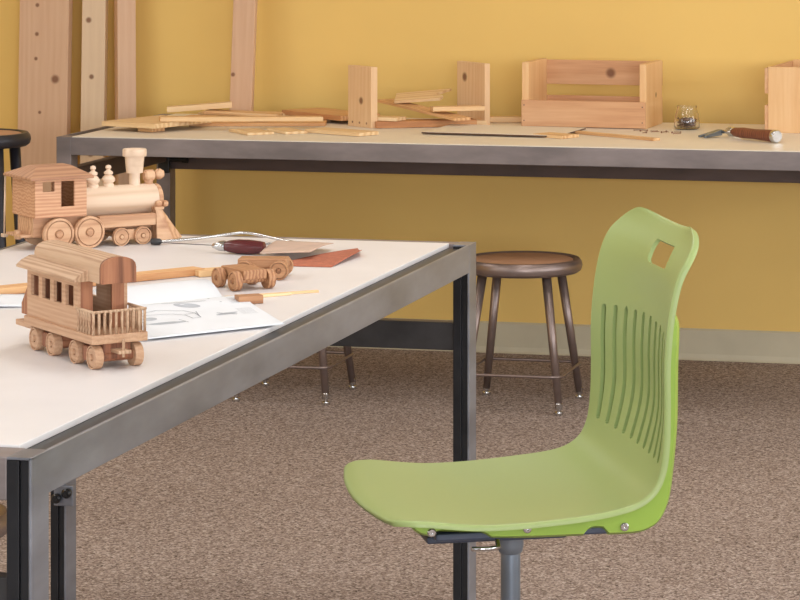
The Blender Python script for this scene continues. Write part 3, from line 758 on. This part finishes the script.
o = lean('pinkish pine stud leaning alone behind the offcut heap', -3.219, 9.606, 9.735, .078, .028, 1.7, 2, [(-.03, -.028, .135, .010)], pk, .9)
o.location.z = B0

# ------------------------------------------------------------------ things on the front table
Z1 = .7615
o = board('wood_strip', 'long thin wooden strip running behind the toy carriage', 'wood strip', -2.235, 5.735, Z1+.008, .50, .045, .014, 53, 'pine2')
o = board('wood_strip', 'short wooden strip at the end of the long strip, behind the nearer bogie', 'wood strip', -2.045, 5.935, Z1+.007, .10, .05, .012, 42, 'pine')
o = board('wood_strip', 'dark red wooden strip at the left photo edge, behind the carriage platform', 'wood strip', -2.385, 5.325, Z1+.007, .20, .03, .013, 52, 'car_dark')
o = board('wood_strip', 'thin square stick on the table in front of the nearer bogie, longer one', 'wood stick', -1.835, 5.66, Z1+.0030, .20, .008, .005, 40, 'pine')
o = board('wood_strip', 'thin square stick on the table in front of the nearer bogie, shorter one', 'wood stick', -1.86, 5.615, Z1+.0030, .17, .008, .005, 46, 'pine3')
o = board('wood_block', 'little wooden block just behind the corner of the booklet', 'wood block', -1.845, 5.545, Z1+.009, .05, .03, .016, 36, 'bogie')

# plan booklet: flat drawn page, spine, and a curled page behind it
P1, P2, P3 = Vector((-1.89, 5.62)), Vector((-1.685, 5.27)), Vector((-1.875, 5.035))
P4 = P1+P3-P2
bk = thing('plan_booklet', 'open white booklet of toy plans on the table, between carriage and bogies', 'booklet', (P4.x, P4.y, Z1))
def pg(s, t): q = P1*(1-s)*(1-t)+P2*s*(1-t)+P4*(1-s)*t+P3*s*t; return q-P4      # s away from the spine, t along it
def sheet(m, fn, nu, nv, th):
    t = bmesh.new(); A = [[None]*(nv+1) for _ in range(nu+1)]; Bq = [[None]*(nv+1) for _ in range(nu+1)]
    for i in range(nu+1):
        for j in range(nv+1):
            p = fn(i/nu, j/nv); A[i][j] = t.verts.new(p); Bq[i][j] = t.verts.new((p[0], p[1], p[2]-th))
    for i in range(nu):
        for j in range(nv):
            t.faces.new((A[i][j], A[i+1][j], A[i+1][j+1], A[i][j+1])).smooth = True; t.faces.new((Bq[i][j], Bq[i][j+1], Bq[i+1][j+1], Bq[i+1][j])).smooth = True
    for i in range(nu):
        for j in (0, nv): t.faces.new((A[i][j], A[i+1][j], Bq[i+1][j], Bq[i][j]))
    for j in range(nv):
        for i in (0, nu): t.faces.new((A[i][j], A[i][j+1], Bq[i][j+1], Bq[i][j]))
    bmesh.ops.recalc_face_normals(t, faces=t.faces[:]); m._add(t)
def zp(s): return .0028+.006*math.exp(-((s-.12)/.13)**2)+.0035*s
m = MB(); sheet(m, lambda s, t: (*pg(s, t), zp(s)), 24, 4, .0016); m.build('page', 'paper', bk)
def back_fn(s, t):
    q = pg(-s*.42, .13+.87*t); z = .0045+.016*math.sin(min(1, s*1.05)*math.pi*.62)
    return (q.x, q.y, z)
m = MB(); sheet(m, back_fn, 24, 4, .002); o = m.build('page', 'paper', bk); o['label'] = 'curled back page'
def stroke(m, pts, wd):
    for (a, b) in zip(pts, pts[1:]):
        A, Bv = pg(*a), pg(*b); d = (Bv-A); n = Vector((-d.y, d.x)).normalized()*wd/2
        za, zb = zp(a[0])+.0004, zp(b[0])+.0004
        m.poly([(A.x-n.x, A.y-n.y, za), (Bv.x-n.x, Bv.y-n.y, zb), (Bv.x+n.x, Bv.y+n.y, zb), (A.x+n.x, A.y+n.y, za)], [(0, 1, 2, 3)])
m = MB()
def blob(m, c, a, b, rot=0, n=20):
    q = []
    for k in range(n):
        th = 2*math.pi*k/n; x, y = a*math.cos(th), b*math.sin(th)
        s, t = c[0]+x*math.cos(rot)-y*math.sin(rot), c[1]+x*math.sin(rot)+y*math.cos(rot); p = pg(s, t); q.append((p.x, p.y, zp(s)+.0003))
    m.poly(q, [tuple(range(n))])
# a line drawing of a small wheeled vehicle with two long shaded parts, as on the photo's page
for c_, a_, b_, r_o in (((.20, .46), .045, .10, .5), ((.62, .72), .035, .13, .1), ((.52, .26), .030, .085, -.2), ((.45, .80), .05, .05, 0)):
    m = MB(); blob(m, c_, a_, b_, r_o); m.build('drawing_shade', 'ink', bk)
m = MB()
stroke(m, [(.30, .88), (.24, .70), (.30, .52), (.40, .46), (.55, .46), (.56, .52), (.44, .54), (.36, .62), (.33, .78), (.38, .92)], .0022)
stroke(m, [(.40, .46), (.42, .54)], .002); stroke(m, [(.52, .46), (.36, .44)], .002); stroke(m, [(.55, .62), (.66, .58)], .002); stroke(m, [(.40, .90), (.60, .86), (.62, .66)], .002)
stroke(m, [(.10, .62), (.14, .30)], .003); stroke(m, [(.06, .26), (.20, .20)], .004); stroke(m, [(.47, .32), (.57, .20)], .006)
for k in range(5): stroke(m, [(.12+.03*k, .14), (.13+.03*k, .05)], .0015)
for k in range(6): stroke(m, [(.40+.035*k, .16), (.42+.035*k, .05)], .0015)
m.build('drawing_lines', 'ink_dark', bk)
# second sheet at the left edge, under the long strip
ps = MB(); A = Vector((-2.262, 5.555)); 
sheet(ps, lambda s, t: (-.02-.22*s+.06*t, -.02-.16*t-.10*s, .0012+.004*math.sin(s*3.1)), 10, 6, .0008)
o = ps.build('plan_sheet', 'paper'); o.location = (-2.265, 5.585, Z1); tag(o, 'white plan sheet at the left photo edge, behind the carriage', 'paper')

# coping saw
saw = thing('coping_saw', 'coping saw with thin steel frame and dark red handle, behind the bogies', 'saw', (-2.1614, 6.2796, Z1))
def rel(x, y, z): return (x+2.1614, y-6.2796, z)
hd = Vector((-2.0606+2.1614, 6.2846-6.2796-.012, 0)); hn = hd.normalized(); ha = math.atan2(hn.y, hn.x)
X = Matrix.Rotation(ha, 4, 'Z')
m = MB(); m.lathe([(0, .0), (.009, .001), (.013, .012), (.0165, .035), (.0165, .060), (.0145, .085), (.0125, .096), (0, .099)], 'x', (.014, 0, .0165), 24, X); m.build('handle', 'handle_red', saw)
m = MB(); m.lathe([(.003, -.014), (.005, -.012), (.011, .004), (.012, .016), (.0115, .018)], 'x', (.0, 0, .0165), 20, X); m.build('ferrule', 'chrome', saw)
fr = [rel(-2.3526, 6.3845, .006), rel(-2.33, 6.40, .008), rel(-2.27, 6.455, .010), rel(-2.2, 6.52, .016), rel(-2.165, 6.525, .016), rel(-2.10, 6.495, .010), rel(-2.04, 6.465, .005), rel(-2.025, 6.452, .005), rel(-2.03, 6.442, .005), rel(-2.05, 6.43, .006), rel(-2.115, 6.375, .012)]
m = MB(); cv, _ = [], 0
pts3 = [Vector(p) for p in fr]; sm = []
Q = [2*pts3[0]-pts3[1]]+pts3+[2*pts3[-1]-pts3[-2]]
for i in range(1, len(Q)-2):
    for kk in range(6):
        t = kk/6; a, b, c, d = Q[i-1:i+3]; sm.append(.5*((2*b)+(c-a)*t+(2*a-5*b+4*c-d)*t*t+(3*b-a-3*c+d)*t**3))
sm.append(pts3[-1]); m.tube(sm, .0034, 8); m.build('frame', 'chrome', saw)
m = MB(); m.lathe([(0, -.012), (.007, -.010), (.008, .0), (.007, .010), (.004, .014), (0, .016)], 'x', rel(-2.347, 6.386, .0085), 14, None); m.build('blade_clamp', 'steel_dark', saw)
m = MB(); m.tube([rel(-2.345, 6.385, .007), rel(-2.172, 6.287, .0165)], .0009, 6); m.build('blade', 'steel_dark', saw)

# sandpaper sheets
def sp(label, corners, zf, mat, name):
    a, b, c, d = [Vector(p) for p in corners]; o0 = a
    m = MB(); sheet(m, lambda s, t: (*(a*(1-s)*(1-t)+b*s*(1-t)+d*(1-s)*t+c*s*t-o0), zf(s, t)), 16, 10, .0012)
    o = m.build(name, mat); o.location = (a.x, a.y, Z1); return tag(o, label, 'sandpaper', 'sandpaper sheets')
sp('red abrasive sandpaper sheet lying curled beside the saw handle', ((-1.975, 6.095), (-1.845, 6.10), (-1.835, 6.30), (-1.88, 6.42)), lambda s, t: .002+.012*(s*t)**2+.004*math.sin(3*t), 'sand', 'sandpaper_sheet')
sp('grey-tan sandpaper sheet, backing side up, lying over the red one', ((-2.035, 6.19), (-1.915, 6.175), (-1.93, 6.40), (-2.07, 6.42)), lambda s, t: .015+.008*s*(1-t)+.003*math.sin(3.1*t), 'sand_back', 'sandpaper_sheet')

FN = ('toy_', 'wood_strip', 'wood_block', 'plan_', 'coping_saw', 'sandpaper_sheet')
for o in list(COL.objects):
    if o.parent is None and o.name.startswith(FN):
        o.location = (o.location.x*K, o.location.y*K, zk(o.location.z)); o.scale = (K, K, K)

# ------------------------------------------------------------------ light
def area(name, loc, rot, sx, sy, e, c):
    l = bpy.data.lights.new(name, 'AREA'); l.shape = 'RECTANGLE'; l.size = sx; l.size_y = sy; l.energy = e; l.color = c
    o = bpy.data.objects.new(name, l); COL.objects.link(o); o.location = loc; o.rotation_euler = [R(a) for a in rot]; return o
DAY = (.93, .96, 1)
for i, (a, b) in enumerate(WR): area('daylight_right_%d' % i, (XR+.16, (a+b)/2, 1.7), (0, 90, 0), 1.45, b-a-.1, (20, 90, 55)[i], DAY)
for i, (a, b) in enumerate(WL): area('daylight_left_%d' % i, (XL-.16, (a+b)/2, 1.7), (0, -90, 0), 1.45, b-a-.1, (22, 24)[i], DAY)
for i, (a, b) in enumerate(WF): area('added_fill_front_%d' % i, ((a+b)/2, YF-.16, 1.7), (90, 0, 0), b-a-.1, 1.45, (32, 255)[i], DAY)  # added fill lamps behind the camera, brightening the wall under the far table
for i, (x, y, e) in enumerate(((-4.0, 3.2, 19), (-1.2, 3.2, 20), (1.6, 3.2, 15), (-4.2, 5.4, 21), (-1.4, 5.4, 17), (1.4, 5.4, 16), (-4.4, 7.8, 13), (-1.6, 7.8, 11), (1.2, 7.8, 12))):
    area('ceiling_lamp_%d' % i, (x, y, ZC-.02), (0, 0, 0), .6, 1.2, e, (1, .985, .965))
wd = bpy.data.worlds.new('sky'); SC.world = wd; wd.use_nodes = True
wd.node_tree.nodes['Background'].inputs[0].default_value = (.75, .87, 1, 1); wd.node_tree.nodes['Background'].inputs[1].default_value = 1.2

# ------------------------------------------------------------------ camera (level view camera with rise/shift)
F, CX, HY = 2973.76, 531.96, -117.92
cam = bpy.data.cameras.new('camera'); co = bpy.data.objects.new('camera', cam); COL.objects.link(co)
cam.sensor_fit = 'HORIZONTAL'; cam.sensor_width = 36; cam.lens = F/800*36
cam.shift_x = (400-CX)/800; cam.shift_y = -(300-HY)/800
co.location = (0, 0, 1.586); co.rotation_euler = (R(90), 0, .2263); cam.clip_start = .1; cam.clip_end = 60
SC.camera = co
SC.view_settings.view_transform = 'Standard'; SC.view_settings.look = 'None'
SC.view_settings.gamma = 1; SC.view_settings.use_curve_mapping = False; SC.view_settings.exposure = 0.0
